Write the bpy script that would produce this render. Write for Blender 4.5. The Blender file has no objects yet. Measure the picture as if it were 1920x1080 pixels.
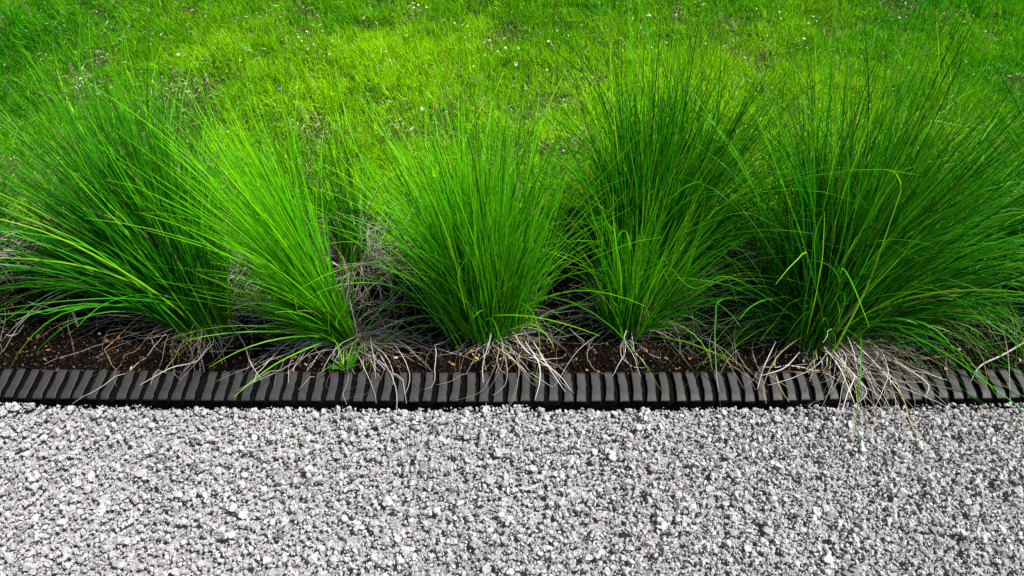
import bpy, math, random
import numpy as np
from math import radians as R

# ------------------------------------------------------------------ camera, sky, sun, exposure
scene = bpy.context.scene
H, PITCH, FPX = 1.30, 50.0, 1387.0
cam_d = bpy.data.cameras.new("camera"); cam = bpy.data.objects.new("camera", cam_d)
scene.collection.objects.link(cam); scene.camera = cam
cam.location = (0, 0, H); cam.rotation_euler = (R(90 - PITCH), 0, 0)
cam_d.sensor_width = 36.0; cam_d.lens = FPX / 1920 * 36; cam_d.clip_start = 0.02; cam_d.clip_end = 2000

SUN_EL, SUN_AZ = 60.0, 84.0          # high sun on the right (azimuth from +Y towards +X)
world = bpy.data.worlds.new("World"); scene.world = world; world.use_nodes = True
wn = world.node_tree; wn.nodes.clear()
wo = wn.nodes.new("ShaderNodeOutputWorld"); wb = wn.nodes.new("ShaderNodeBackground"); ws = wn.nodes.new("ShaderNodeTexSky")
ws.sky_type = 'NISHITA'; ws.sun_disc = False; ws.sun_elevation = R(SUN_EL); ws.sun_rotation = R(SUN_AZ)
ws.air_density = 0.8; ws.dust_density = 3.0; ws.ozone_density = 0.6
wb.inputs[1].default_value = 0.050
wn.links.new(ws.outputs[0], wb.inputs[0]); wn.links.new(wb.outputs[0], wo.inputs[0])
sd = bpy.data.lights.new("sun", 'SUN'); sd.energy = 5.0; sd.angle = R(6); sd.color = (1.0, 0.965, 0.90)
so = bpy.data.objects.new("sun", sd); scene.collection.objects.link(so)
so.rotation_euler = (R(90 - SUN_EL), 0, R(180 - SUN_AZ))
so.location = (0, 3, 5)
scene.view_settings.view_transform = 'Standard'; scene.view_settings.look = 'None'
scene.view_settings.exposure = 0.92; scene.view_settings.gamma = 1.0
scene.cycles.max_bounces = 6; scene.cycles.diffuse_bounces = 3; scene.cycles.transmission_bounces = 4
scene.cycles.use_denoising = False

rng = np.random.default_rng(11)
random.seed(5)
C = scene.collection

# ------------------------------------------------------------------ helpers
def at(px, py, z=0.0):
    """point of the level z seen at a photo pixel (used to read positions off the photograph)"""
    p = R(PITCH); u = (px - 960) / FPX; v = (540 - py) / FPX
    d = np.array([u, math.cos(p) + v * math.sin(p), -math.sin(p) + v * math.cos(p)])
    t = (z - H) / d[2]
    return np.array([d[0] * t, d[1] * t, z])

def tag(o, label=None, cat=None, group=None, kind=None):
    if label: o['label'] = label
    if cat: o['category'] = cat
    if group: o['group'] = group
    if kind: o['kind'] = kind
    return o

def link_mesh(name, me, mat, parent=None, loc=None):
    o = bpy.data.objects.new(name, me); C.objects.link(o)
    if mat: me.materials.append(mat)
    if parent: o.parent = parent
    if loc is not None: o.location = loc
    return o

def np_mesh(name, V, F, smooth=True, col=None, F2=None):
    """V (n,3), F (m,k) ; F2 optional second face array of another size"""
    me = bpy.data.meshes.new(name)
    V = np.asarray(V, np.float32)
    arrs = [np.asarray(F, np.int32)] + ([np.asarray(F2, np.int32)] if F2 is not None else [])
    me.vertices.add(len(V)); me.vertices.foreach_set("co", V.ravel())
    nl = sum(a.size for a in arrs); npoly = sum(len(a) for a in arrs)
    me.loops.add(nl); me.loops.foreach_set("vertex_index", np.concatenate([a.ravel() for a in arrs]))
    me.polygons.add(npoly)
    tot = np.concatenate([np.full(len(a), a.shape[1], np.int32) for a in arrs])
    st = np.concatenate([[0], np.cumsum(tot)[:-1]]).astype(np.int32)
    me.polygons.foreach_set("loop_start", st)
    if smooth: me.polygons.foreach_set("use_smooth", np.ones(npoly, bool))
    else: me.polygons.foreach_set("use_smooth", np.zeros(npoly, bool))
    if col is not None:
        a = me.color_attributes.new("tint", 'FLOAT_COLOR', 'POINT')
        c4 = np.ones((len(V), 4), np.float32); c4[:, :3] = col
        a.data.foreach_set("color", c4.ravel())
    me.update(calc_edges=True); me.validate()
    return me

def vnoise(x, y, seed=0, scale=1.0):
    """smooth value noise, 0..1"""
    r = np.random.default_rng(seed); T = r.random((256, 256))
    x = np.asarray(x) * scale + 100.0; y = np.asarray(y) * scale + 100.0
    xi = np.floor(x).astype(int); yi = np.floor(y).astype(int); fx = x - xi; fy = y - yi
    fx = fx * fx * (3 - 2 * fx); fy = fy * fy * (3 - 2 * fy)
    a = T[xi % 256, yi % 256]; b = T[(xi + 1) % 256, yi % 256]; c = T[xi % 256, (yi + 1) % 256]; d = T[(xi + 1) % 256, (yi + 1) % 256]
    return (a * (1 - fx) + b * fx) * (1 - fy) + (c * (1 - fx) + d * fx) * fy

# where the strips meet (distance from the camera's foot along +Y)
def bow(x): return -0.010 * (np.asarray(x) / 1.1) ** 2 * -1.0
EDGE_FRONT = at(960, 749)[1]
EDGE_BACK = at(960, 699)[1]
LAWN_Y = at(960, 455)[1]
def y_front(x): return EDGE_FRONT + bow(x)
def y_back(x): return EDGE_BACK + bow(x)
def soil_z(x, y):
    return -0.006 + 0.022 * (vnoise(x, y, 3, 9) - 0.5) + 0.012 * (vnoise(x, y, 4, 31) - 0.5) + 0.006 * (vnoise(x, y, 5, 90) - 0.5) + 0.02 * np.clip((y - 0.95) / 0.3, 0, 1) - 0.010 * np.clip(1 - (y - y_back(x) - 0.004) / 0.025, 0, 1)
def lawn_z(x, y):
    return 0.010 + 0.045 * (vnoise(x, y, 7, 2.2) - 0.5) + 0.034 * (vnoise(x, y, 8, 7) - 0.5)
GRAVEL_Z = -0.035
def surf_z(x, y):
    yf, yb = y_front(x), y_back(x)
    g = GRAVEL_Z + 0.010 + 0.006 * vnoise(x, y, 9, 12)
    return np.where(y < yf - 0.004, g, np.where(y < yb, 0.002, soil_z(x, y)))

# ------------------------------------------------------------------ materials
def newmat(name):
    m = bpy.data.materials.new(name); m.use_nodes = True; nt = m.node_tree; nt.nodes.clear()
    out = nt.nodes.new("ShaderNodeOutputMaterial"); return m, nt, out

def leaf_mat(name, rough=0.5, spec=0.3, trans=0.4, tmul=(1.3, 1.15, 0.6)):
    m, nt, out = newmat(name)
    at_ = nt.nodes.new("ShaderNodeAttribute"); at_.attribute_name = "tint"
    p = nt.nodes.new("ShaderNodeBsdfPrincipled"); p.inputs['Roughness'].default_value = rough
    p.inputs['Specular IOR Level'].default_value = spec
    nt.links.new(at_.outputs['Color'], p.inputs['Base Color'])
    t = nt.nodes.new("ShaderNodeBsdfTranslucent")
    mu = nt.nodes.new("ShaderNodeMix"); mu.data_type = 'RGBA'; mu.blend_type = 'MULTIPLY'; mu.inputs[0].default_value = 1.0
    nt.links.new(at_.outputs['Color'], mu.inputs[6]); mu.inputs[7].default_value = (*tmul, 1)
    nt.links.new(mu.outputs[2], t.inputs['Color'])
    mx = nt.nodes.new("ShaderNodeMixShader"); mx.inputs[0].default_value = trans
    nt.links.new(p.outputs[0], mx.inputs[1]); nt.links.new(t.outputs[0], mx.inputs[2]); nt.links.new(mx.outputs[0], out.inputs[0])
    return m

def tint_mat(name, rough=0.85, spec=0.25, bump=0.0, scale=300.0, mottling=0.0):
    m, nt, out = newmat(name)
    a = nt.nodes.new("ShaderNodeAttribute"); a.attribute_name = "tint"
    p = nt.nodes.new("ShaderNodeBsdfPrincipled"); p.inputs['Roughness'].default_value = rough
    p.inputs['Specular IOR Level'].default_value = spec
    col = a.outputs['Color']
    if bump or mottling:
        tc = nt.nodes.new("ShaderNodeTexCoord")
        n = nt.nodes.new("ShaderNodeTexNoise"); n.inputs['Scale'].default_value = scale; n.inputs['Detail'].default_value = 3
        nt.links.new(tc.outputs['Object'], n.inputs['Vector'])
        if mottling:
            cr = nt.nodes.new("ShaderNodeValToRGB"); cr.color_ramp.elements[0].position = 0.36; cr.color_ramp.elements[1].position = 0.56
            k = 1 - mottling; cr.color_ramp.elements[0].color = (k, k, k, 1)
            nt.links.new(n.outputs[0], cr.inputs[0])
            mu = nt.nodes.new("ShaderNodeMix"); mu.data_type = 'RGBA'; mu.blend_type = 'MULTIPLY'; mu.inputs[0].default_value = 1
            nt.links.new(col, mu.inputs[6]); nt.links.new(cr.outputs[0], mu.inputs[7]); col = mu.outputs[2]
        if bump:
            b = nt.nodes.new("ShaderNodeBump"); b.inputs['Strength'].default_value = bump; b.inputs['Distance'].default_value = 0.003
            nt.links.new(n.outputs[0], b.inputs['Height']); nt.links.new(b.outputs[0], p.inputs['Normal'])
    nt.links.new(col, p.inputs['Base Color']); nt.links.new(p.outputs[0], out.inputs[0])
    return m

def noise_mat(name, c1, c2, scale, rough=0.9, spec=0.2, bump=0.3, dist=0.004, pos=(0.35, 0.65)):
    m, nt, out = newmat(name)
    tc = nt.nodes.new("ShaderNodeTexCoord"); n = nt.nodes.new("ShaderNodeTexNoise")
    n.inputs['Scale'].default_value = scale; n.inputs['Detail'].default_value = 8; n.inputs['Roughness'].default_value = 0.65
    nt.links.new(tc.outputs['Object'], n.inputs['Vector'])
    cr = nt.nodes.new("ShaderNodeValToRGB"); cr.color_ramp.elements[0].position, cr.color_ramp.elements[1].position = pos
    cr.color_ramp.elements[0].color = (*c1, 1); cr.color_ramp.elements[1].color = (*c2, 1)
    nt.links.new(n.outputs[0], cr.inputs[0])
    p = nt.nodes.new("ShaderNodeBsdfPrincipled"); p.inputs['Roughness'].default_value = rough; p.inputs['Specular IOR Level'].default_value = spec
    b = nt.nodes.new("ShaderNodeBump"); b.inputs['Strength'].default_value = bump; b.inputs['Distance'].default_value = dist
    nt.links.new(n.outputs[0], b.inputs['Height']); nt.links.new(b.outputs[0], p.inputs['Normal'])
    nt.links.new(cr.outputs[0], p.inputs['Base Color']); nt.links.new(p.outputs[0], out.inputs[0])
    return m

M_LEAF = leaf_mat("tussock_leaf", 0.40, 0.20, 0.40)
M_LAWN = leaf_mat("lawn_leaf", 0.5, 0.12, 0.45)
M_STRAW = leaf_mat("dry_straw", 0.6, 0.3, 0.15, (1, 1, 1))
M_STONE = tint_mat("crushed_stone", 0.95, 0.15, 0.8, 300.0, 0.34)
M_CRUMB = tint_mat("soil_crumbs", 0.8, 0.2, 0.5, 600.0, 0.3)
M_CHIP = tint_mat("bark_chip", 0.7, 0.35, 0.9, 260.0, 0.5)
M_PETAL = tint_mat("white_petal", 0.6, 0.2)
M_GROUND = noise_mat("earth", (0.012, 0.008, 0.005), (0.035, 0.024, 0.016), 60)
M_TURF = noise_mat("turf", (0.005, 0.014, 0.002), (0.03, 0.06, 0.006), 90, bump=1.0)
M_SOIL = noise_mat("potting_soil", (0.0012, 0.0008, 0.0006), (0.005, 0.0028, 0.0018), 140, spec=0.05, rough=0.95, bump=0.8, dist=0.006)
M_GBASE = noise_mat("gravel_fines", (0.20, 0.20, 0.20), (0.40, 0.40, 0.41), 160, bump=1.0, dist=0.008, pos=(0.4, 0.6))
M_EDGE = noise_mat("weathered_plastic", (0.016, 0.016, 0.018), (0.027, 0.027, 0.030), 30, rough=0.6, spec=0.35, bump=0.04, dist=0.0010)
M_EDGE_DARK = noise_mat("slot_shade_plastic", (0.0015, 0.0015, 0.0015), (0.005, 0.0045, 0.004), 220, rough=0.95, spec=0.04, bump=0.6, dist=0.002)  # near-black copy of the edging plastic, slot shade put into its colour

# ------------------------------------------------------------------ ground sheets
def grid_mesh(name, xs, ys, zf):
    X, Y = np.meshgrid(xs, ys); Z = zf(X, Y)
    V = np.stack([X, Y, Z], -1).reshape(-1, 3); nx, ny = len(xs), len(ys)
    i = np.arange(ny - 1)[:, None] * nx + np.arange(nx - 1)[None, :]
    F = np.stack([i, i + 1, i + nx + 1, i + nx], -1).reshape(-1, 4)
    return np_mesh(name, V, F)

g = link_mesh("ground", grid_mesh("ground", np.linspace(-300, 300, 5), np.linspace(-300, 300, 5), lambda x, y: x * 0 - 0.12), M_GROUND)
tag(g, "dark bare earth under everything", "ground", kind="structure")
gb = link_mesh("gravel_path", grid_mesh("gravel_path", np.linspace(-6, 6, 400), np.linspace(-5, EDGE_FRONT + 0.012, 160),
               lambda x, y: GRAVEL_Z - 0.010 + 0.008 * (vnoise(x, y, 21, 14) - 0.5)), M_GBASE)
tag(gb, "path of pale grey crushed stone in front of the edging", "gravel path", kind="structure")
sb = link_mesh("soil_bed", grid_mesh("soil_bed", np.linspace(-2.6, 2.6, 1300), np.linspace(EDGE_BACK - 0.012, LAWN_Y + 0.10, 130), soil_z), M_SOIL)
tag(sb, "dark brown planting soil behind the edging", "soil", kind="structure")
lw = link_mesh("lawn", grid_mesh("lawn", np.concatenate([[-40, -15], np.linspace(-6, 6, 320), [15, 40]]),
               np.concatenate([np.linspace(LAWN_Y, 7, 200), [15, 60]]), lambda x, y: lawn_z(x, y) - 0.004), M_TURF)
tag(lw, "green turf behind the row of grass tufts", "lawn", kind="structure")

# ------------------------------------------------------------------ stones and crumbs
def ico(level):
    import bmesh
    bm = bmesh.new(); bmesh.ops.create_icosphere(bm, subdivisions=level, radius=1.0)
    V = np.array([v.co[:] for v in bm.verts]); F = np.array([[v.index for v in f.verts] for f in bm.faces]); bm.free()
    return V, F

def rock_variants(level, n, jitter, lump, seed):
    r = np.random.default_rng(seed); V, F = ico(level); out = []
    for k in range(n):
        W = V.copy()
        # cut by random planes for angular facets, then lumps
        for _ in range(10):
            d = r.normal(size=3); d /= np.linalg.norm(d); h = r.uniform(0.38, 0.80)
            s = W @ d; W -= np.where(s > h, (s - h), 0)[:, None] * d
        for _ in range(6):
            d = r.normal(size=3); d /= np.linalg.norm(d)
            W *= (1 + lump * r.uniform(-1, 1) * np.exp(-((V - d) ** 2).sum(1) / 0.35))[:, None]
        W *= (1 + r.normal(0, jitter, len(W)))[:, None]
        out.append(W)
    return out, F

def rand_rot(n, r):
    q = r.normal(size=(n, 4)); q /= np.linalg.norm(q, axis=1)[:, None]; w, x, y, z = q.T
    return np.stack([1 - 2 * (y * y + z * z), 2 * (x * y - z * w), 2 * (x * z + y * w),
                     2 * (x * y + z * w), 1 - 2 * (x * x + z * z), 2 * (y * z - x * w),
                     2 * (x * z - y * w), 2 * (y * z + x * w), 1 - 2 * (x * x + y * y)], 1).reshape(n, 3, 3)

def scatter_rocks(P, rad, cols, level, nvar, jitter, lump, seed, squash=(0.45, 0.9)):
    r = np.random.default_rng(seed); var, F = rock_variants(level, nvar, jitter, lump, seed + 1)
    n = len(P); vi = r.integers(0, nvar, n); A = np.stack(var)[vi]
    sc = np.stack([np.ones(n), r.uniform(0.7, 1.0, n), r.uniform(*squash, n)], 1) * rad[:, None]
    A = A * sc[:, None, :]; A = np.einsum('nij,nvj->nvi', rand_rot(n, r), A) + P[:, None, :]
    nv = A.shape[1]; Fa = (F[None] + (np.arange(n) * nv)[:, None, None]).reshape(-1, 3)
    return A.reshape(-1, 3), Fa, np.repeat(cols, nv, axis=0)

def merge(parts):
    V, F, K, off = [], [], [], 0
    for v, f, c in parts: V.append(v); F.append(f + off); K.append(c); off += len(v)
    return np.concatenate(V), np.concatenate(F), np.concatenate(K)

def gravel_cols(n, r):
    b = np.clip(r.normal(0.385, 0.055, n), 0.16, 0.52)
    d = r.random(n) < 0.06; b[d] *= 0.5
    warm = r.normal(0, 0.012, n)
    return np.stack([b * (1 + warm), b * 0.985, b * (1.03 - warm)], 1)

r = np.random.default_rng(31)
def gravel_layer(n, lo, hi, z0, z1, level, seed, xr=1.75, y0=0.02):
    rr = np.random.default_rng(seed)
    x = rr.uniform(-xr, xr, n); y = rr.uniform(y0, EDGE_FRONT + 0.02, n)
    keep = y < y_front(x) - 0.001; x, y = x[keep], y[keep]; n = len(x)
    rad = lo + (hi - lo) * rr.random(n) ** 2.2
    near = np.clip((y - (y_front(x) - 0.02)) / 0.02, 0, 1)
    y = np.minimum(y, y_front(x) - rad * 0.6)
    z = GRAVEL_Z + rr.uniform(z0, z1, n) + 0.010 * (vnoise(x, y, 9, 12) - 0.3) + 0.016 * (vnoise(x, x * 0, 13, 9) * 0.7 + vnoise(x, x * 0, 14, 26) * 0.5 - 0.55) * np.clip(1 - (y_front(x) - y) / 0.06, 0, 1) + 0.006 * (vnoise(x, y, 10, 40) - 0.5) - near * 0.004
    return scatter_rocks(np.stack([x, y, z], 1), rad, gravel_cols(n, rr), level, 24, 0.018 if level > 1 else 0.055, 0.12, seed + 5)
parts = [gravel_layer(42000, 0.0032, 0.0065, -0.004, 0.003, 1, 41),
         gravel_layer(27000, 0.0034, 0.0080, 0.000, 0.008, 1, 42),
         gravel_layer(8500, 0.0056, 0.0118, 0.001, 0.009, 2, 43),
         gravel_layer(34000, 0.0016, 0.0032, 0.004, 0.013, 1, 44)]
V, F, K = merge(parts)
gv = link_mesh("gravel", np_mesh("gravel", V, F, smooth=False, col=K), M_STONE)
tag(gv, "loose pale grey crushed stones filling the path", "gravel", kind="stuff")

# soil crumbs
def crumbs(n, lo, hi, seed, colf, ymax):
    rr = np.random.default_rng(seed); x = rr.uniform(-1.9, 1.9, n); y = rr.uniform(EDGE_BACK + 0.001, ymax, n)
    y = np.maximum(y, y_back(x) + 0.003)
    rad = lo + (hi - lo) * rr.random(n) ** 2.5
    z = soil_z(x, y) + rad * 0.4
    return scatter_rocks(np.stack([x, y, z], 1), rad, colf(n, rr), 1, 12, 0.12, 0.25, seed + 3)
def dark_cols(n, rr):
    b = 0.002 + 0.055 * rr.random(n) ** 3; c = np.stack([b * 1.35, b * 0.85, b * 0.6], 1)
    m = rr.random(n) < 0.075; c[m] = np.stack([rr.uniform(.12, .35, m.sum()), rr.uniform(.06, .15, m.sum()), rr.uniform(.02, .07, m.sum())], 1)
    m = rr.random(n) < 0.02; c[m] = rr.uniform(0.2, 0.5, m.sum())[:, None] * np.array([1, .93, .85])
    return c
V, F, K = merge([crumbs(60000, 0.0012, 0.0042, 61, dark_cols, LAWN_Y + 0.05), crumbs(7000, 0.003, 0.0070, 62, dark_cols, LAWN_Y + 0.05)])
cr = link_mesh("soil_crumbs", np_mesh("soil_crumbs", V, F, smooth=False, col=K), M_CRUMB)
tag(cr, "fine dark crumbs and grit lying on the planting soil", "soil", kind="stuff")

# ------------------------------------------------------------------ ribbons (blades of grass)
def ribbons(P, D, L, W, cols, segs=9, kink=0.0, kamp=0.75, droop=0.9, turn=0.25, wiggle=0.05, seed=0, clamp=None, tip=0.12, turn0=0.0, colf=None, taper=1.7, rootw=0.6, fold=True):
    """P,D (n,3) roots and first directions; bends under its own weight; returns V,F,K. A shallow V section when fold."""
    rr = np.random.default_rng(seed); n = len(P); D = D / np.linalg.norm(D, axis=1)[:, None]
    droop = np.broadcast_to(droop, n); p = P.copy(); d = D.copy()
    trn = rr.normal(0, turn, n) + turn0; tw = rr.uniform(-1.2, 1.2, n); tw1 = rr.normal(0, 0.6, n)
    rows = 3 if fold else 2
    out = np.empty((n, segs + 1, rows, 3), np.float32); colo = np.empty((n, segs + 1, rows, 3), np.float32)
    for s in range(segs + 1):
        t = s / segs
        side = np.cross(d, np.array([0, 0, 1.0])); ln = np.linalg.norm(side, axis=1); side /= np.maximum(ln, 1e-4)[:, None]
        nor = np.cross(side, d); a = tw + tw1 * t
        sv = side * np.cos(a)[:, None] + nor * np.sin(a)[:, None]
        nv = -side * np.sin(a)[:, None] + nor * np.cos(a)[:, None]
        w = W * (rootw + (1 - rootw) * min(1, t * 4)) * (1 - (1 - tip) * t ** taper)
        if rows == 3:
            out[:, s, 0] = p - sv * w[:, None] / 2; out[:, s, 1] = p - nv * (w * 0.22)[:, None]; out[:, s, 2] = p + sv * w[:, None] / 2
        else:
            out[:, s, 0] = p - sv * w[:, None] / 2; out[:, s, 1] = p + sv * w[:, None] / 2
        c = colf(cols, t) if colf else cols
        colo[:, s] = c[:, None, :]
        step = L / segs
        d = d + np.stack([-d[:, 1] * trn, d[:, 0] * trn, -droop * (0.25 + 1.9 * t * (1.25 - t) / 0.6 * 0.8) * (0.3 + np.hypot(d[:, 0], d[:, 1]))], 1) / segs
        if kink:
            kk = (rr.random(n) < kink / segs)[:, None]; d = d + kk * rr.normal(0, kamp, (n, 3)) * np.array([1, 1, 0.5])
        d = d + rr.normal(0, wiggle, (n, 3)) ; d /= np.linalg.norm(d, axis=1)[:, None]
        p = p + d * step[:, None]
        if clamp is not None:
            f = clamp(p[:, 0], p[:, 1]) + 0.0025
            low = p[:, 2] < f; p[:, 2] = np.maximum(p[:, 2], f); d[low, 2] = np.maximum(d[low, 2], 0.0) * 0.3 + 0.02
            d /= np.linalg.norm(d, axis=1)[:, None]
    nv_ = (segs + 1) * rows; base = (np.arange(n) * nv_)[:, None, None]
    i = (np.arange(segs) * rows)[None, :, None]; j = np.arange(rows - 1)[None, None, :]
    a = base + i + j
    F = np.stack([a, a + 1, a + rows + 1, a + rows], -1).reshape(-1, 4)
    return out.reshape(-1, 3), F, colo.reshape(-1, 3)

def curve_ribbon(pts, w, col, segs=26, tw=0.6, colf=None):
    """one ribbon through given points (Catmull-Rom)"""
    pts = np.array(pts, float); P = np.vstack([2 * pts[0] - pts[1], pts, 2 * pts[-1] - pts[-2]])
    q = []
    m = len(pts) - 1
    for s in range(segs + 1):
        u = s / segs * m; k = min(int(u), m - 1); t = u - k; a, b, c, d = P[k:k + 4]
        q.append(0.5 * (2 * b + (c - a) * t + (2 * a - 5 * b + 4 * c - d) * t * t + (3 * b - a - 3 * c + d) * t ** 3))
    q = np.array(q); T = np.gradient(q, axis=0); T /= np.linalg.norm(T, axis=1)[:, None]
    side = np.cross(T, [0.05, 0, 1.0]); side /= np.linalg.norm(side, axis=1)[:, None]; nor = np.cross(side, T)
    V = []; K = []
    for s in range(segs + 1):
        t = s / segs; a = tw * (t - 0.5); sv = side[s] * math.cos(a) + nor[s] * math.sin(a); nn = nor[s]
        ww = w * (0.7 + 0.3 * min(1, t * 4)) * (1 - 0.8 * t ** 2.2)
        V += [q[s] - sv * ww / 2, q[s] - nn * ww * 0.25, q[s] + sv * ww / 2]
        c = colf(t) if colf else col; K += [c] * 3
    F = []
    for s in range(segs):
        for j in (0, 1): a = s * 3 + j; F.append([a, a + 1, a + 4, a + 3])
    return np.array(V), np.array(F), np.array(K)

# ------------------------------------------------------------------ lawn grass
def lawn_blades(n, seed, hmul=1.0, xr=2.3, y1=3.3):
    rr = np.random.default_rng(seed)
    x = rr.uniform(-xr, xr, n); y = LAWN_Y - 0.02 + (y1 - LAWN_Y) * rr.random(n) ** 1.15
    # hollows and worn spots
    hol = vnoise(x, y, 71, 5.5) * 0.6 + vnoise(x, y, 72, 15) * 0.4
    keep = rr.random(n) < np.clip((hol - 0.20) / 0.10, 0.55, 1); x, y, hol = x[keep], y[keep], hol[keep]; n = len(x)
    cl = vnoise(x, y, 73, 24)
    L = (0.018 + 0.032 * rr.random(n)) * (0.38 + 1.10 * hol) * (0.60 + 0.8 * cl) * hmul
    W = rr.uniform(0.0014, 0.0032, n)
    a0 = vnoise(x, y, 74, 10) * 12.0; az = a0 + rr.normal(0, 1.2, n); til = np.abs(rr.normal(0.35, 0.30, n))
    D = np.stack([np.cos(az) * til, np.sin(az) * til, np.ones(n)], 1)
    P = np.stack([x, y, lawn_z(x, y) - 0.003], 1)
    # pigment: yellower growth in broad patches; centre glow and corner falloff are painted light
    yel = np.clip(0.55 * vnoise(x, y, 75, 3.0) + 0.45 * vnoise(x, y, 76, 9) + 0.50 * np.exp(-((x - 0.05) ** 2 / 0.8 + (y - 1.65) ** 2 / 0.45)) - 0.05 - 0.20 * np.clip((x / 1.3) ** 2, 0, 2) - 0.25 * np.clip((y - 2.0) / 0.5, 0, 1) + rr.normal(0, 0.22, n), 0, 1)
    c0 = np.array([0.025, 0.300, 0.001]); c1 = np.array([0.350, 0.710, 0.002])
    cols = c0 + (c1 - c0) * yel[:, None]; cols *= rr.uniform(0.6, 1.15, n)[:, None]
    dry = rr.random(n) < 0.03 + 0.12 * (hol < 0.33); cols[dry] = np.array([0.42, 0.33, 0.20]) * rr.uniform(0.6, 1.2, dry.sum())[:, None]
    def cf(c, t): return c * (0.9 + 0.25 * t)
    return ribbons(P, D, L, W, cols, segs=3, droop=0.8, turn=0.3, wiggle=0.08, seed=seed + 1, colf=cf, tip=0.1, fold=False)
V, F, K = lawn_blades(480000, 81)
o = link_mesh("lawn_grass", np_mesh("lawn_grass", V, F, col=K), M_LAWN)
tag(o, "short bright green grass growing on the lawn", "grass", kind="stuff")

# worn thatch showing in the hollows
rr = np.random.default_rng(83); n = 90000
x = rr.uniform(-2.2, 2.2, n); y = rr.uniform(LAWN_Y - 0.03, 3.2, n)
hol = vnoise(x, y, 71, 5.5) * 0.6 + vnoise(x, y, 72, 15) * 0.4; pat = vnoise(x, y, 84, 6)
keep = (hol < 0.29) & (pat > 0.5) & (rr.random(n) < .6) | (rr.random(n) < 0.05 + 0.12 * np.exp(-((x + 1.0) ** 2 / .25 + (y - 2.0) ** 2 / .06))); x, y = x[keep], y[keep]; n = len(x)
az = rr.uniform(0, 6.283, n); D = np.stack([np.cos(az), np.sin(az), rr.uniform(0.0, 0.5, n)], 1)
cols = np.array([0.40, 0.34, 0.26]) * rr.uniform(0.35, 1.6, n)[:, None]
V, F, K = ribbons(np.stack([x, y, lawn_z(x, y) + rr.uniform(0.010, 0.034, n)], 1), D, rr.uniform(0.005, 0.020, n), rr.uniform(0.0012, 0.0026, n), cols, segs=3, droop=0.5, wiggle=0.15, seed=85, fold=False)
o = link_mesh("lawn_thatch", np_mesh("lawn_thatch", V, F, col=K), M_STRAW)
tag(o, "pinkish brown dead thatch showing between the lawn blades", "dead grass", kind="stuff")

# ------------------------------------------------------------------ tufts
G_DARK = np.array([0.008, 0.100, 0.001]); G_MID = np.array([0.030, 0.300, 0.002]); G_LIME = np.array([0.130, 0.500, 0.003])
STRAW = np.array([0.42, 0.40, 0.38])

def tuft_root(px, py, label, cat="grass tuft", group="ornamental grass tufts planted along the edging"):
    b = at(px, py, 0.0)
    o = bpy.data.objects.new("ornamental_grass", None); C.objects.link(o)
    z = float(soil_z(b[0], b[1])); o.location = (b[0], b[1], z); o.empty_display_size = 0.05
    tag(o, label, cat, group)
    return o, np.array([b[0], b[1], z])

def foliage(b, n, rad, lean, spread, L, droop, lime, seed, W=(0.0022, 0.0050), ry=0.75, power=0.5, bias=(0, 0), locks=26, fmin=-0.22, lj=0.12):
    """lean (x,y) of the middle blade; spread (left, right, front, back) of the outermost ones"""
    rr = np.random.default_rng(seed)
    ph = rr.uniform(0, 6.283, n); q = rr.random(n) ** power
    ux, uy = q * np.cos(ph) + bias[0], q * np.sin(ph) + bias[1]
    # blades gather in locks
    lk = rr.integers(0, locks, n); lx, ly = rr.normal(0, lj, locks)[lk], rr.normal(0, lj, locks)[lk]
    ld = rr.uniform(0.6, 1.5, locks)[lk]; ll = rr.uniform(0.78, 1.1, locks)[lk]; lt = rr.normal(0, 0.45, locks)[lk]
    sx = np.where(ux < 0, spread[0], spread[1]); sy = np.where(uy < 0, spread[2], spread[3])
    D = np.stack([lean[0] + ux * sx + lx + rr.normal(0, .045, n), lean[1] + uy * sy + ly + rr.normal(0, .045, n), np.ones(n)], 1)
    mx, my = 0.6 * ux + 0.4 * rr.normal(0, .6, n), 0.6 * uy + 0.4 * rr.normal(0, .6, n)
    P = np.stack([b[0] + mx * rad, b[1] + my * rad * ry, np.full(n, b[2] - 0.004)], 1)
    wild = rr.random(n) < 0.035; D[wild, :2] += rr.normal(0, 0.38, (wild.sum(), 2)); D[:, 1] = np.maximum(D[:, 1], fmin + rr.normal(0, .06, n))
    ln = L * (0.36 + 0.80 * rr.random(n) ** 0.8) * (1 - 0.12 * q) * ll
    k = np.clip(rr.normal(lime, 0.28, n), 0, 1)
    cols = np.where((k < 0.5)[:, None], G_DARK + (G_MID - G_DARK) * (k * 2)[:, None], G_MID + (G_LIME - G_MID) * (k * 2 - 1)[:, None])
    pale = rr.random(n)
    dd = rr.random(n) < 0.03; ln[dd] *= 0.72; cols[dd] = np.array([0.36, 0.31, 0.13]) * rr.uniform(0.4, 1.1, dd.sum())[:, None]
    li = rr.random(n) < 0.04; cols[li] = np.array([0.24, 0.55, 0.01]) * rr.uniform(0.7, 1.1, li.sum())[:, None]
    def cf(c, t):
        a = max(0.0, 1 - t / 0.16) * 0.7
        mix = np.array([0.20, 0.36, 0.03]); c2 = c * (1 - a) + mix * a
        tipk = max(0.0, t - 0.70) / 0.30
        return c2 * (1 + 0.35 * tipk) + np.array([0.12, 0.12, 0.0]) * tipk * (pale[:, None] ** 2)
    dr = droop * (0.4 + rr.random(n) * 1.1) * (0.55 + 0.75 * q) * ld
    V, F, K = ribbons(P, D, ln, rr.uniform(*W, n), cols, segs=11, droop=dr, turn=0.35, turn0=lt, wiggle=0.028, kink=0.15, kamp=0.35, seed=seed + 7, clamp=surf_z, colf=cf)
    return V, F, K

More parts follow.
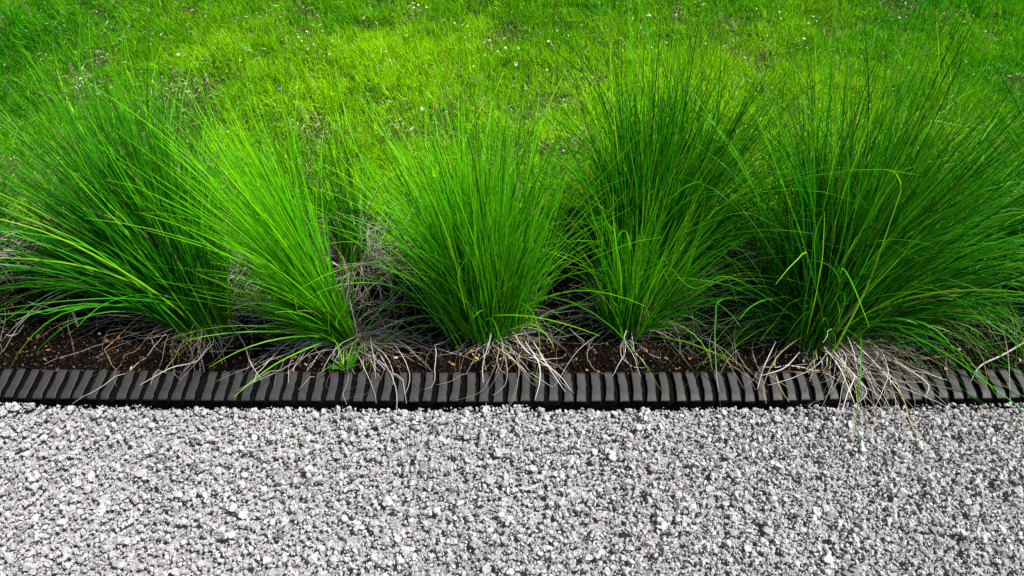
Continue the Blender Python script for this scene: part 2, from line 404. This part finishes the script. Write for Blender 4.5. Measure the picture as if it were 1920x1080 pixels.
def straws(b, fans, seed, W=(0.0009, 0.0024)):
    """fans: (n, az_deg, az_spread, length, rise, start_radius)"""
    parts = []; rr = np.random.default_rng(seed)
    fans = [(int(f[0] * 0.72), f[1], f[2] * 1.25) + tuple(f[3:]) for f in fans]
    for i, (n, az, sp, L, rise, r0) in enumerate(fans):
        a = np.radians(rr.normal(az, sp, n)); up = rr.uniform(0.3, 1.2, n) * rise
        D = np.stack([np.cos(a), np.sin(a), up], 1)
        P = np.stack([b[0] + np.cos(a) * r0 * rr.uniform(0.1, 1, n) + rr.normal(0, 0.012, n), b[1] + np.sin(a) * r0 * rr.uniform(0.1, 1, n) + rr.normal(0, 0.008, n), b[2] + rr.uniform(0.002, 0.030, n)], 1)
        c = STRAW * rr.uniform(0.55, 1.35, n)[:, None]; k = rr.random(n) < 0.16
        c[k] = np.array([0.34, 0.30, 0.10]) * rr.uniform(0.7, 1.2, k.sum())[:, None]
        k = rr.random(n) < 0.10; c[k] = np.array([0.24, 0.13, 0.06])
        parts.append(ribbons(P, D, L * rr.uniform(0.45, 1.1, n), rr.uniform(*W, n), c, segs=12, kink=0.9, droop=rr.uniform(0.6, 3.0, n), turn=1.1, wiggle=0.085, seed=seed + 11 + i, clamp=surf_z, tip=0.25))
    return merge(parts)

def part(root, name, V, F, K, mat, label=None):
    loc = np.array(root.location); o = link_mesh(name, np_mesh(name, V - loc, F, col=K), mat, root)
    if label: o['label'] = label
    return o

def green_cf(c0=(0.05, 0.26, 0.006), pale_end=False, pale_start=False):
    c0 = np.array(c0)
    def f(t):
        if pale_end: return c0 * (1 - max(0, t - 0.45) / 0.55) + STRAW * max(0, t - 0.45) / 0.55
        return c0
    return f
def stray(root, pix, w=0.0034, col=None, cf=None, name="arching_blade", mat=None, label=None):
    """one long blade; pix = (px, py, height above ground) read off the photograph at an estimated height"""
    pts = [at(a, b_, z) for a, b_, z in pix]
    V, F, K = curve_ribbon(pts, w, np.array(col if col is not None else (0.06, 0.28, 0.006)), colf=cf)
    return part(root, name, V, F, K, mat or M_LEAF, label)

# 1 far left, base out of the picture
t, b = tuft_root(-60, 500, "dark green tuft cut off by the left edge of the picture, in shade behind the drooping dry blades")
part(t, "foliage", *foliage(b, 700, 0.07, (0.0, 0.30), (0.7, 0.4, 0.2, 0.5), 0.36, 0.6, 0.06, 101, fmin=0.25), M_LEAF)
part(t, "dry_leaves", *straws(b, [(70, -40, 40, 0.20, 0.5, 0.05), (50, 60, 60, 0.2, 0.6, 0.05)], 102), M_STRAW)

# 2 the big left one
t, b = tuft_root(385, 604, "broad dark green tuft fanning far to the left, its straw roots spread on bare brown soil")
part(t, "foliage", *foliage(b, 1900, 0.068, (-0.30, 0.30), (0.80, 0.22, 0.10, 0.42), 0.60, 0.72, 0.26, 111, bias=(-0.05, 0), power=0.65, fmin=0.26, lj=0.07), M_LEAF)
part(t, "dry_leaves", *straws(b, [(95, -90, 38, 0.11, 0.25, 0.05), (60, 178, 16, 0.30, 0.35, 0.05), (45, 20, 60, 0.22, 0.5, 0.04), (40, 120, 40, 0.2, 0.6, 0.05)], 112), M_STRAW)
stray(t, [(330, 560, 0.10), (200, 528, 0.13), (110, 560, 0.08), (45, 600, 0.04), (5, 660, 0.0)], 0.0030, STRAW, name="dry_blade", mat=M_STRAW)
stray(t, [(300, 545, 0.10), (190, 520, 0.13), (90, 560, 0.08), (30, 610, 0.04), (2, 640, 0.0)], 0.0036, STRAW * 0.8, name="dry_blade", mat=M_STRAW)
stray(t, [(146, 614, 0.004), (142, 600, 0.015), (137, 588, 0.028), (131, 582, 0.032), (115, 580, 0.033), (95, 578, 0.032), (52, 566, 0.03)], 0.0052, STRAW * 1.5, name="dry_blade", mat=M_STRAW, label="kinked white dry blade standing over the bare soil")
stray(t, [(395, 640, 0.01), (370, 676, 0.008), (320, 690, 0.012), (262, 722, 0.004)], 0.0028, STRAW * 1.2, name="dry_blade", mat=M_STRAW)
stray(t, [(425, 600, 0.02), (455, 640, 0.02), (470, 680, 0.01), (490, 712, 0.004)], 0.0028, STRAW, name="dry_blade", mat=M_STRAW)

# 3 the narrow one leaning left, with a sparse darker clump rising behind it
t, b = tuft_root(655, 636, "narrow lime green tuft leaning left, with a bundle of pale straw lying to its right")
part(t, "foliage", *foliage(b, 540, 0.020, (-0.27, 0.10), (0.15, 0.05, 0.08, 0.34), 0.61, 0.40, 0.86, 121, locks=12, lj=0.035, fmin=-.05), M_LEAF)
part(t, "dry_leaves", *straws(b, [(80, -4, 12, 0.26, 0.45, 0.04), (26, -28, 14, 0.15, 0.3, 0.03), (60, 172, 18, 0.28, 0.35, 0.04), (20, -110, 35, 0.08, 0.25, 0.03), (24, 30, 22, 0.22, 0.8, 0.04)], 122, (0.0012, 0.0030)), M_STRAW)
part(t, "low_foliage", *foliage(b, 150, 0.022, (-0.80, -0.02), (0.16, 0.16, 0.10, 0.10), 0.36, 0.5, 0.95, 124, locks=6, lj=0.04), M_LEAF, "lock of bright blades splayed low to the left")
part(t, "shoot", *foliage(at(652, 690, 0.0), 26, 0.012, (0.0, -0.1), (1.0, 1.0, 0.8, 0.8), 0.085, 0.8, 0.8, 123), M_LEAF, "small fresh shoots at the foot of the tuft by the edging")

t, b = tuft_root(672, 505, "sparse upright tuft of thin dark blades and grey straw, behind the narrow lime tuft")
part(t, "foliage", *foliage(b, 150, 0.035, (-0.12, 0.16), (0.14, 0.10, 0.15, 0.4), 0.50, 0.4, 0.10, 131, W=(0.0014, 0.0028), lj=0.05), M_LEAF)
part(t, "dry_leaves", *straws(b, [(160, 0, 90, 0.17, 1.6, 0.07), (110, 100, 60, 0.22, 2.6, 0.06), (70, -90, 60, 0.10, 0.9, 0.08)], 132, (0.0009, 0.0022)), M_STRAW)

# 4 the middle one
t, b = tuft_root(918, 622, "full bright green tuft fanning evenly both ways in the middle of the row")
part(t, "foliage", *foliage(b, 1250, 0.075, (-0.03, 0.14), (0.34, 0.29, 0.08, 0.48), 0.58, 1.05, 0.74, 141, power=0.7, fmin=0.05, lj=0.11), M_LEAF)
part(t, "dry_leaves", *straws(b, [(26, -52, 10, 0.20, 0.3, 0.05), (50, -95, 50, 0.07, 0.25, 0.05), (30, -30, 20, 0.12, 0.3, 0.05), (40, 178, 22, 0.16, 0.3, 0.05), (40, 5, 25, 0.2, 0.5, 0.05), (40, 60, 60, .2, .9, .05)], 142), M_STRAW)
for pts in ([(1000, 640, .02), (1030, 690, .012), (1060, 735, .004)], [(960, 620, .03), (990, 660, .02), (1045, 700, .01), (1072, 733, .004)], [(985, 640, .03), (1010, 680, .02), (1012, 715, .006), (1003, 750, .002)]):
    stray(t, pts, 0.0026, STRAW * 1.15, name="dry_blade", mat=M_STRAW)
stray(t, [(925, 600, .05), (918, 640, .04), (905, 690, .01), (912, 760, -.012)], 0.0024, STRAW, name="dry_blade", mat=M_STRAW)

# 5 small one in front and the big dark one behind it
t, b = tuft_root(1182, 612, "short loose green tuft low in front of the large dark tuft")
part(t, "foliage", *foliage(b, 520, 0.058, (0.06, 0.10), (0.26, 0.46, 0.2, 0.4), 0.40, 1.0, 0.66, 151, fmin=0.02), M_LEAF)
part(t, "dry_leaves", *straws(b, [(60, 8, 16, 0.27, 0.4, 0.05), (50, -90, 40, 0.12, 0.25, 0.05), (50, 150, 30, 0.22, 0.6, 0.05)], 152), M_STRAW)
t, b = tuft_root(1205, 520, "large dark green tuft leaning right behind the short loose one")
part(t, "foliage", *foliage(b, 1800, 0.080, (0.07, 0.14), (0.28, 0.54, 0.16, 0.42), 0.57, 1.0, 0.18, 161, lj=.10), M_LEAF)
part(t, "dry_leaves", *straws(b, [(110, -60, 60, 0.16, 0.7, 0.08), (80, 10, 40, 0.25, 0.9, 0.06)], 162), M_STRAW)

# 6 the largest, right
t, b = tuft_root(1532, 612, "largest tuft, dark green and wind-swept to the right, its long straw hanging over the edging")
part(t, "foliage", *foliage(b, 2900, 0.100, (0.14, 0.15), (0.28, 0.92, 0.14, 0.46), 0.65, 1.35, 0.24, 171, bias=(0.05, 0), locks=44, fmin=0.08, power=0.6), M_LEAF)
part(t, "low_foliage", *foliage(b, 240, 0.07, (0.05, 0.02), (1.4, 1.9, 0.3, 0.4), 0.44, 1.9, 0.5, 175, W=(0.0018, 0.0034), fmin=-.2), M_LEAF, "long low blades arching out sideways under the tuft")
part(t, "dry_leaves", *straws(b, [(200, -47, 15, 0.25, 0.40, 0.08), (46, -85, 30, 0.12, 0.3, 0.07), (90, -8, 18, 0.32, 0.5, 0.06), (70, 178, 16, 0.26, 0.4, 0.07)], 172, (0.0011, 0.0028)), M_STRAW)
for pts in ([(1560, 655, .03), (1600, 700, .02), (1625, 735, .006), (1600, 762, -.012)], [(1545, 650, .03), (1575, 690, .02), (1598, 745, .004), (1608, 770, -.012)],
            [(1640, 655, .03), (1700, 690, .02), (1740, 720, .01), (1735, 745, .003)], [(1600, 640, .04), (1650, 690, .02), (1690, 740, .004), (1700, 765, -.012)],
            [(1500, 660, .02), (1470, 690, .01), (1425, 705, .004)], [(1455, 640, .03), (1432, 690, .012), (1420, 730, .003)]):
    stray(t, pts, 0.0025, STRAW * 1.15, name="dry_blade", mat=M_STRAW)
stray(t, [(1480, 560, .10), (1360, 560, .14), (1342, 600, .12), (1343, 690, .03), (1350, 752, -.010)], 0.0040, cf=green_cf(pale_end=True))
stray(t, [(1560, 560, .15), (1700, 260, .42), (1800, 235, .44), (1880, 250, .40), (1960, 290, .34)], 0.0038)
stray(t, [(1580, 560, .12), (1740, 330, .34), (1850, 318, .34), (1905, 350, .30), (1890, 400, .26)], 0.0032)
stray(t, [(1600, 600, .08), (1760, 560, .14), (1860, 590, .10), (1888, 650, .04), (1895, 760, -.012)], 0.0040, cf=green_cf(pale_end=True))
stray(t, [(1500, 600, .10), (1370, 520, .20), (1300, 540, .18), (1240, 480, .20)], 0.0030)
stray(t, [(1590, 610, .06), (1700, 600, .10), (1790, 660, .04), (1845, 720, .004)], 0.0038)
stray(t, [(1590, 500, .18), (1450, 420, .28), (1380, 400, .30), (1270, 440, .26)], 0.0030)

# 7 right, base out of the picture
t, b = tuft_root(2010, 560, "dark green tuft cut off by the right edge of the picture, in the shade of its neighbour")
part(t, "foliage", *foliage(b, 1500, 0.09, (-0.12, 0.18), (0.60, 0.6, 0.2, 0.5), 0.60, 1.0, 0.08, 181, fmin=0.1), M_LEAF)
part(t, "dry_leaves", *straws(b, [(90, 200, 35, 0.28, 0.5, 0.06), (60, -90, 40, 0.18, 0.4, 0.06)], 182), M_STRAW)
stray(t, [(1990, 600, .03), (1890, 660, .02), (1840, 685, .02), (1820, 715, .005)], 0.0036, STRAW, name="dry_blade", mat=M_STRAW)

rr = np.random.default_rng(191); n = 3800
x = rr.uniform(-1.7, 1.9, n); y = rr.uniform(0.93, LAWN_Y + 0.03, n); k = rr.random(n) < np.clip((y - 0.90) / 0.14, 0.08, 1) * np.where((x < -0.75), 0.35, 1) * (0.25 + vnoise(x, y, 192, 6)); x, y = x[k], y[k]; n = len(x)
az = rr.uniform(0, 6.283, n); D = np.stack([np.cos(az), np.sin(az), rr.uniform(0.05, 1.3, n) ** 1.4], 1)
c = STRAW * rr.uniform(0.25, 1.0, n)[:, None] * np.array([1.03, 1, .94])
V, F, K = ribbons(np.stack([x, y, soil_z(x, y) + rr.uniform(0.0, 0.015, n)], 1), D, rr.uniform(0.05, 0.19, n), rr.uniform(0.0009, 0.0022, n), c, segs=9, kink=1.2, droop=rr.uniform(0.8, 3, n), turn=1.2, wiggle=0.10, seed=193, clamp=surf_z)
o = link_mesh("straw_litter", np_mesh("straw_litter", V, F, col=K), M_STRAW)
tag(o, "tangled grey dead blades littering the soil behind the tufts", "dead grass", kind="stuff")

# ------------------------------------------------------------------ the edging
er = bpy.data.objects.new("lawn_edging", None); C.objects.link(er); er.location = (0, (EDGE_FRONT + EDGE_BACK) / 2, 0)
tag(er, "dark grey ribbed plastic edging strip between the gravel and the planting soil", "edging")
eloc = np.array(er.location)
PITCH_R = 26.0 / 1920 * (at(1920, 725)[0] - at(0, 725)[0])
# body: one swept profile (y offset from the back edge, z)
DEP = EDGE_FRONT - EDGE_BACK   # negative: towards the camera
prof = [(0.004, -0.05), (0.003, -0.010), (0.000, -0.0085), (DEP * 0.25, -0.0080), (DEP * 0.8, -0.0080), (DEP * 0.93, -0.0085), (DEP * 1.0 - 0.0005, -0.011), (DEP - 0.0025, -0.020), (DEP - 0.003, -0.055)]
xs = np.linspace(-2.2, 2.2, 500); V = []
for x in xs:
    w = 0.0010 * (vnoise(x, 0.3, 91, 8) - 0.5)
    for (yy, zz) in prof: V.append((x, EDGE_BACK + float(bow(x)) + yy + w, zz))
V = np.array(V); m = len(prof); i = np.arange(len(xs) - 1)[:, None] * m + np.arange(m - 1)[None, :]
F = np.stack([i, i + 1, i + m + 1, i + m], -1).reshape(-1, 4)[:, ::-1]
link_mesh("strip", np_mesh("strip", V - eloc, F), M_EDGE_DARK, er)
rr = np.random.default_rng(93)
def rib_mesh(k):
    """raised pad with wavy, uneven long sides that folds down over the front of the strip"""
    r2 = np.random.default_rng(300 + k); n = 12; wv = r2.normal(0, 0.0004, (2, n + 1)); wv = (wv + np.roll(wv, 1, 1)) / 1.3
    half = PITCH_R * 0.298 + r2.normal(0, 0.0004)
    V = []; rows = []
    bend = 0.0013 * math.sin(1.3 + 0.4 * r2.normal())
    for j in range(n + 1):
        t = j / n; y = 0.0015 + (DEP + 0.001) * t
        z = 0.0 - 0.0022 * max(0, (t - 0.86) / 0.14) ** 2 - 0.0015 * max(0, (0.10 - t) / 0.10) ** 2
        sh = bend * math.sin(t * 3.4) ; hw = half * (1 + 0.10 * max(0, t - 0.75) / 0.25)
        xl, xr = -hw + wv[0, j] + sh, hw + wv[1, j] + sh
        rows.append([(xl - .0003, y, -0.0095), (xl, y, z - 0.0012), (xl + 0.0012, y, z), ((xl + xr) / 2, y, z + 0.0002), (xr - 0.0012, y, z), (xr, y, z - 0.0012), (xr + .0003, y, -0.0095)])
    # front: fold down
    last = rows[-1]
    rows.append([(p[0], DEP - 0.0012, min(p[2], -0.0036)) for p in last])
    rows.append([(p[0] * 1.02, DEP - 0.0016, -0.0080) for p in last])
    rows.append([(p[0] * 1.02, DEP + 0.0010, -0.0120) for p in last])
    rows = [[(p[0], p[1] + 0.0018, p[2] - 0.006) for p in rows[0]]] + rows
    V = np.array(rows).reshape(-1, 3); a = np.arange(len(rows) - 1)[:, None] * 7 + np.arange(6)[None, :]
    F = np.stack([a, a + 7, a + 8, a + 1], -1).reshape(-1, 4)
    me = np_mesh("rib", V, F, smooth=False)
    me.materials.append(M_EDGE); me.materials.append(M_EDGE_DARK)      # slot walls take the darker copy, shade painted into their colour
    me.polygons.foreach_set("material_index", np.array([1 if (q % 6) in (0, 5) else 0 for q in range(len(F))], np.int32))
    return me
variants = [rib_mesh(k) for k in range(14)]
for k in range(-49, 50):
    x = k * PITCH_R + rr.normal(0, 0.0008)
    o = bpy.data.objects.new("rib", variants[int(rr.integers(0, 14))]); C.objects.link(o); o.parent = er
    sl = 2 * 0.010 * x / 1.21
    o.location = (x, EDGE_BACK + float(bow(x)) - eloc[1] + rr.normal(0, 0.0006), rr.normal(0.0, 0.0003))
    o.rotation_euler = (rr.normal(0, 0.004), rr.normal(0, 0.012), sl + rr.normal(0, 0.02))

# ------------------------------------------------------------------ bark chips and pebbles lying on the soil
CH = [ # px, py, size mm, kind, label
 (200, 640, 13, 'pink', "pinkish stone lying on the bare soil left of the leftmost full tuft"),
 (222, 634, 9, 'orange', "orange bark chip just right of the pinkish stone on the bare soil"),
 (136, 625, 8, 'orange', "orange bark chip up the slope to the left of the pinkish stone"),
 (153, 611, 5, 'yellow', "small yellow chip below the kinked white blade"),
 (50, 660, 9, 'brown', "rusty brown bark chip at the far left of the bare soil"),
 (90, 655, 8, 'orange', "thin curled orange chip between the rusty chip and the pinkish stone"),
 (240, 682, 9, 'pale', "cream and orange chip just behind the edging below the pinkish stone"),
 (192, 692, 8, 'pale', "cream chip touching the back of the edging left of the cream and orange one"),
 (552, 664, 8, 'orange', "orange chip on the soil halfway between the two left tufts"),
 (578, 664, 9, 'brown', "brown bark chip right of the orange one between the two left tufts"),
 (548, 692, 8, 'pink', "pink chip against the edging between the two left tufts"),
 (742, 668, 10, 'pale', "whitish bark chip standing at the end of the pale straw bundle"),
 (770, 660, 9, 'orange', "orange bark chip right of the whitish standing one"),
 (848, 683, 11, 'orange', "tawny chip behind the edging left of the middle tuft"),
 (883, 662, 12, 'orange', "rounded amber bark piece at the left foot of the middle tuft"),
 (893, 676, 10, 'yellow', "golden yellow chip under the amber bark piece"),
 (924, 686, 10, 'brown', "upright brown chip in front of the middle tuft"),
 (1058, 634, 8, 'pale', "pale pink pebble on the soil right of the middle tuft"),
 (1116, 662, 6, 'red', "tiny red chip left of the short loose tuft"),
 (1101, 690, 8, 'yellow', "yellow chip near the edging left of the short loose tuft"),
 (1249, 674, 13, 'brown', "long brown bark chip right of the short loose tuft"),
 (1269, 690, 6, 'orange', "small orange chip beside the foot of the long brown one"),
 (1316, 652, 8, 'brown', "brown chip with a thin stalk left of the largest tuft"),
 (1500, 684, 7, 'orange', "amber chip under the straw of the largest tuft"),
 (1803, 650, 8, 'pale', "pale pink chip among the crumbs right of the largest tuft"),
 (1776, 688, 9, 'pale', "cream upright chip near the edging right of the largest tuft"),
 (1752, 672, 12, 'brown', "rusty bark piece left of the cream upright chip"),
 (1726, 706, 12, 'brown', "brown twig-like chip lying on top of the edging"),
]
CC = {'orange': (.48, .18, .035), 'brown': (.24, .10, .04), 'pale': (.62, .42, .26), 'pink': (.42, .20, .15), 'yellow': (.55, .34, .05), 'red': (.45, .08, .03)}
IV, IF = ico(3)
for k, (px, py, s, kind, lab) in enumerate(CH):
    r3 = np.random.default_rng(500 + k); W = IV.copy()
    for _ in range(9):
        d = r3.normal(size=3); d /= np.linalg.norm(d); h = r3.uniform(0.4, 0.8); q = W @ d; W -= np.where(q > h, q - h, 0)[:, None] * d
    W += r3.normal(0, 0.02, W.shape)
    el = (1.0, r3.uniform(.45, .7), r3.uniform(.25, .5)) if kind in ('orange', 'brown', 'pale', 'yellow') else (1, .75, .6)
    W = W * np.array(el) * s / 1000 * 0.62
    W[:, 2] += 2.5 * W[:, 0] ** 2 / (s / 1000) * r3.uniform(-.3, .3)
    p = at(px, py, 0.0); z = float(surf_z(p[0], p[1]))
    col = np.array(CC[kind]) * (1 + 0.35 * (vnoise(IV[:, 0], IV[:, 1], 600 + k, 2.5) - .5))[:, None]
    o = link_mesh("pebble" if kind in ('pink', 'red') else "bark_chip", np_mesh("chip", W, IF, smooth=False, col=col), M_CHIP)
    o.location = (p[0], p[1], z + s / 1000 * 0.30); o.rotation_euler = (r3.uniform(-.5, .5), r3.uniform(-.5, .5), r3.uniform(0, 6.28))
    tag(o, lab, "pebble" if kind in ('pink', 'red') else "bark chip", "chips and pebbles on the soil")

# ------------------------------------------------------------------ small white flowers in the lawn
def flower_mesh(seed):
    r4 = np.random.default_rng(seed); V = []; F = []; K = []
    n = 11
    for ring, (rad, up, m) in enumerate(((1.0, 0.25, n), (0.7, 0.6, 8))):
        for k in range(m):
            a = 6.283 * k / m + r4.normal(0, .12) + ring * .3; L = rad * r4.uniform(.8, 1.1); w = 0.24
            ca, sa = math.cos(a), math.sin(a)
            z1 = up + r4.uniform(-.2, .25)
            pts = [(0.12, 0, 0), (L * .6, w, z1 * .5), (L, 0.06, z1), (L, -0.06, z1), (L * .6, -w, z1 * .5)]
            b0 = len(V); V += [(p[0] * ca - p[1] * sa, p[0] * sa + p[1] * ca, p[2]) for p in pts]; F.append([b0, b0 + 1, b0 + 2, b0 + 3, b0 + 4]); K += [(.82, .80, .80)] * 5
    me = np_mesh("petals", np.array(V) * 0.0052, np.array(F), smooth=False, col=np.array(K)); me.materials.append(M_PETAL)
    return me
def center_mesh():
    V, F = ico(1); V = V * np.array([.0016, .0016, .0012]) + np.array([0, 0, .0012])
    me = np_mesh("flower_centre", V, F, col=np.tile([.55, .42, .06], (len(V), 1))); me.materials.append(M_PETAL); return me
def stem_mesh():
    a = np.linspace(0, 6.283, 6)[:-1]; V = np.concatenate([np.stack([np.cos(a) * .0008, np.sin(a) * .0008, np.full(5, z)], 1) for z in (0, -.045)])
    F = [[k, (k + 1) % 5, (k + 1) % 5 + 5, k + 5] for k in range(5)]
    me = np_mesh("stem", V, F, col=np.tile([.06, .22, .01], (10, 1))); me.materials.append(M_PETAL); return me
FM = [flower_mesh(s) for s in (1, 2, 3, 4)]; CM = center_mesh(); SM = stem_mesh()
FL = [
 ("tiny white flower in the scattered patch behind the two left tufts", [(558, 70), (566, 78), (578, 92), (604, 58), (618, 102), (500, 20), (450, 114), (575, 60)]),
 ("tiny white flower in the small pair of specks at the upper left of the lawn", [(182, 22), (88, 45)]),
 ("tiny white flower low between the leaning lime tuft and the broad left one", [(386, 222), (408, 177), (434, 296), (334, 103), (304, 144)]),
 ("tiny white flower in the row at the top of the lawn behind the narrow tuft", [(776, 14), (784, 10), (800, 14), (682, 34), (706, 26), (853, 44), (640, 4)]),
 ("tiny white flower in the dense patch behind the middle tuft", [(872, 70), (908, 80), (918, 76), (946, 72), (934, 97), (948, 90), (910, 103), (958, 106), (888, 125), (972, 90), (724, 96)]),
 ("tiny white flower on a bare spot between the middle and the large dark tuft", [(1028, 78), (1034, 84), (1045, 58), (1065, 67), (1025, 131), (1090, 48), (1186, 35)]),
 ("tiny white flower in the top patch right of centre", [(1210, 62), (1218, 28), (1222, 90), (1250, 80), (1209, 63), (1163, 72), (1268, 28), (1350, 26), (1323, 82)]),
 ("tiny white flower in the cluster above the largest tuft", [(1418, 16), (1462, 23), (1464, 36), (1498, 4), (1525, 31), (1531, 40), (1516, 44), (1509, 56), (1508, 73), (1513, 90), (1438, 67)]),
 ("tiny white flower in the short row at the top right above the swept blades", [(1698, 6), (1708, 14), (1686, 33), (1700, 32), (1648, 40)]),
]
r5 = np.random.default_rng(77)
def flower(px, py, lab, s=1.0):
    zt = 0.045; p = at(px, py, zt); base = bpy.data.objects.new("lawn_flower", None); C.objects.link(base); base.empty_display_size = .01
    z = float(lawn_z(p[0], p[1])) + 0.030 + r5.uniform(0, .010); p = at(px, py, z); base.location = p
    base.rotation_euler = (r5.normal(0, .35) + .25, r5.normal(0, .35), r5.uniform(0, 6.28)); base.scale = (s,) * 3
    tag(base, lab, "flower", "small white flowers in the lawn")
    for nm, me in (("petals", FM[int(r5.integers(0, 4))]), ("flower_centre", CM), ("stem", SM)):
        o = bpy.data.objects.new(nm, me); C.objects.link(o); o.parent = base
for lab, pts in FL:
    for (px, py) in pts: flower(px, py, lab, r5.uniform(.45, .85))
flower(968, 120, "largest white daisy, over the dark hollow behind the middle tuft", 1.35)
flower(152, 148, "white flower by the small dark hole among the left tuft's tips", 1.1)
flower(792, 204, "lone white flower left of the middle tuft's tips", 1.1)
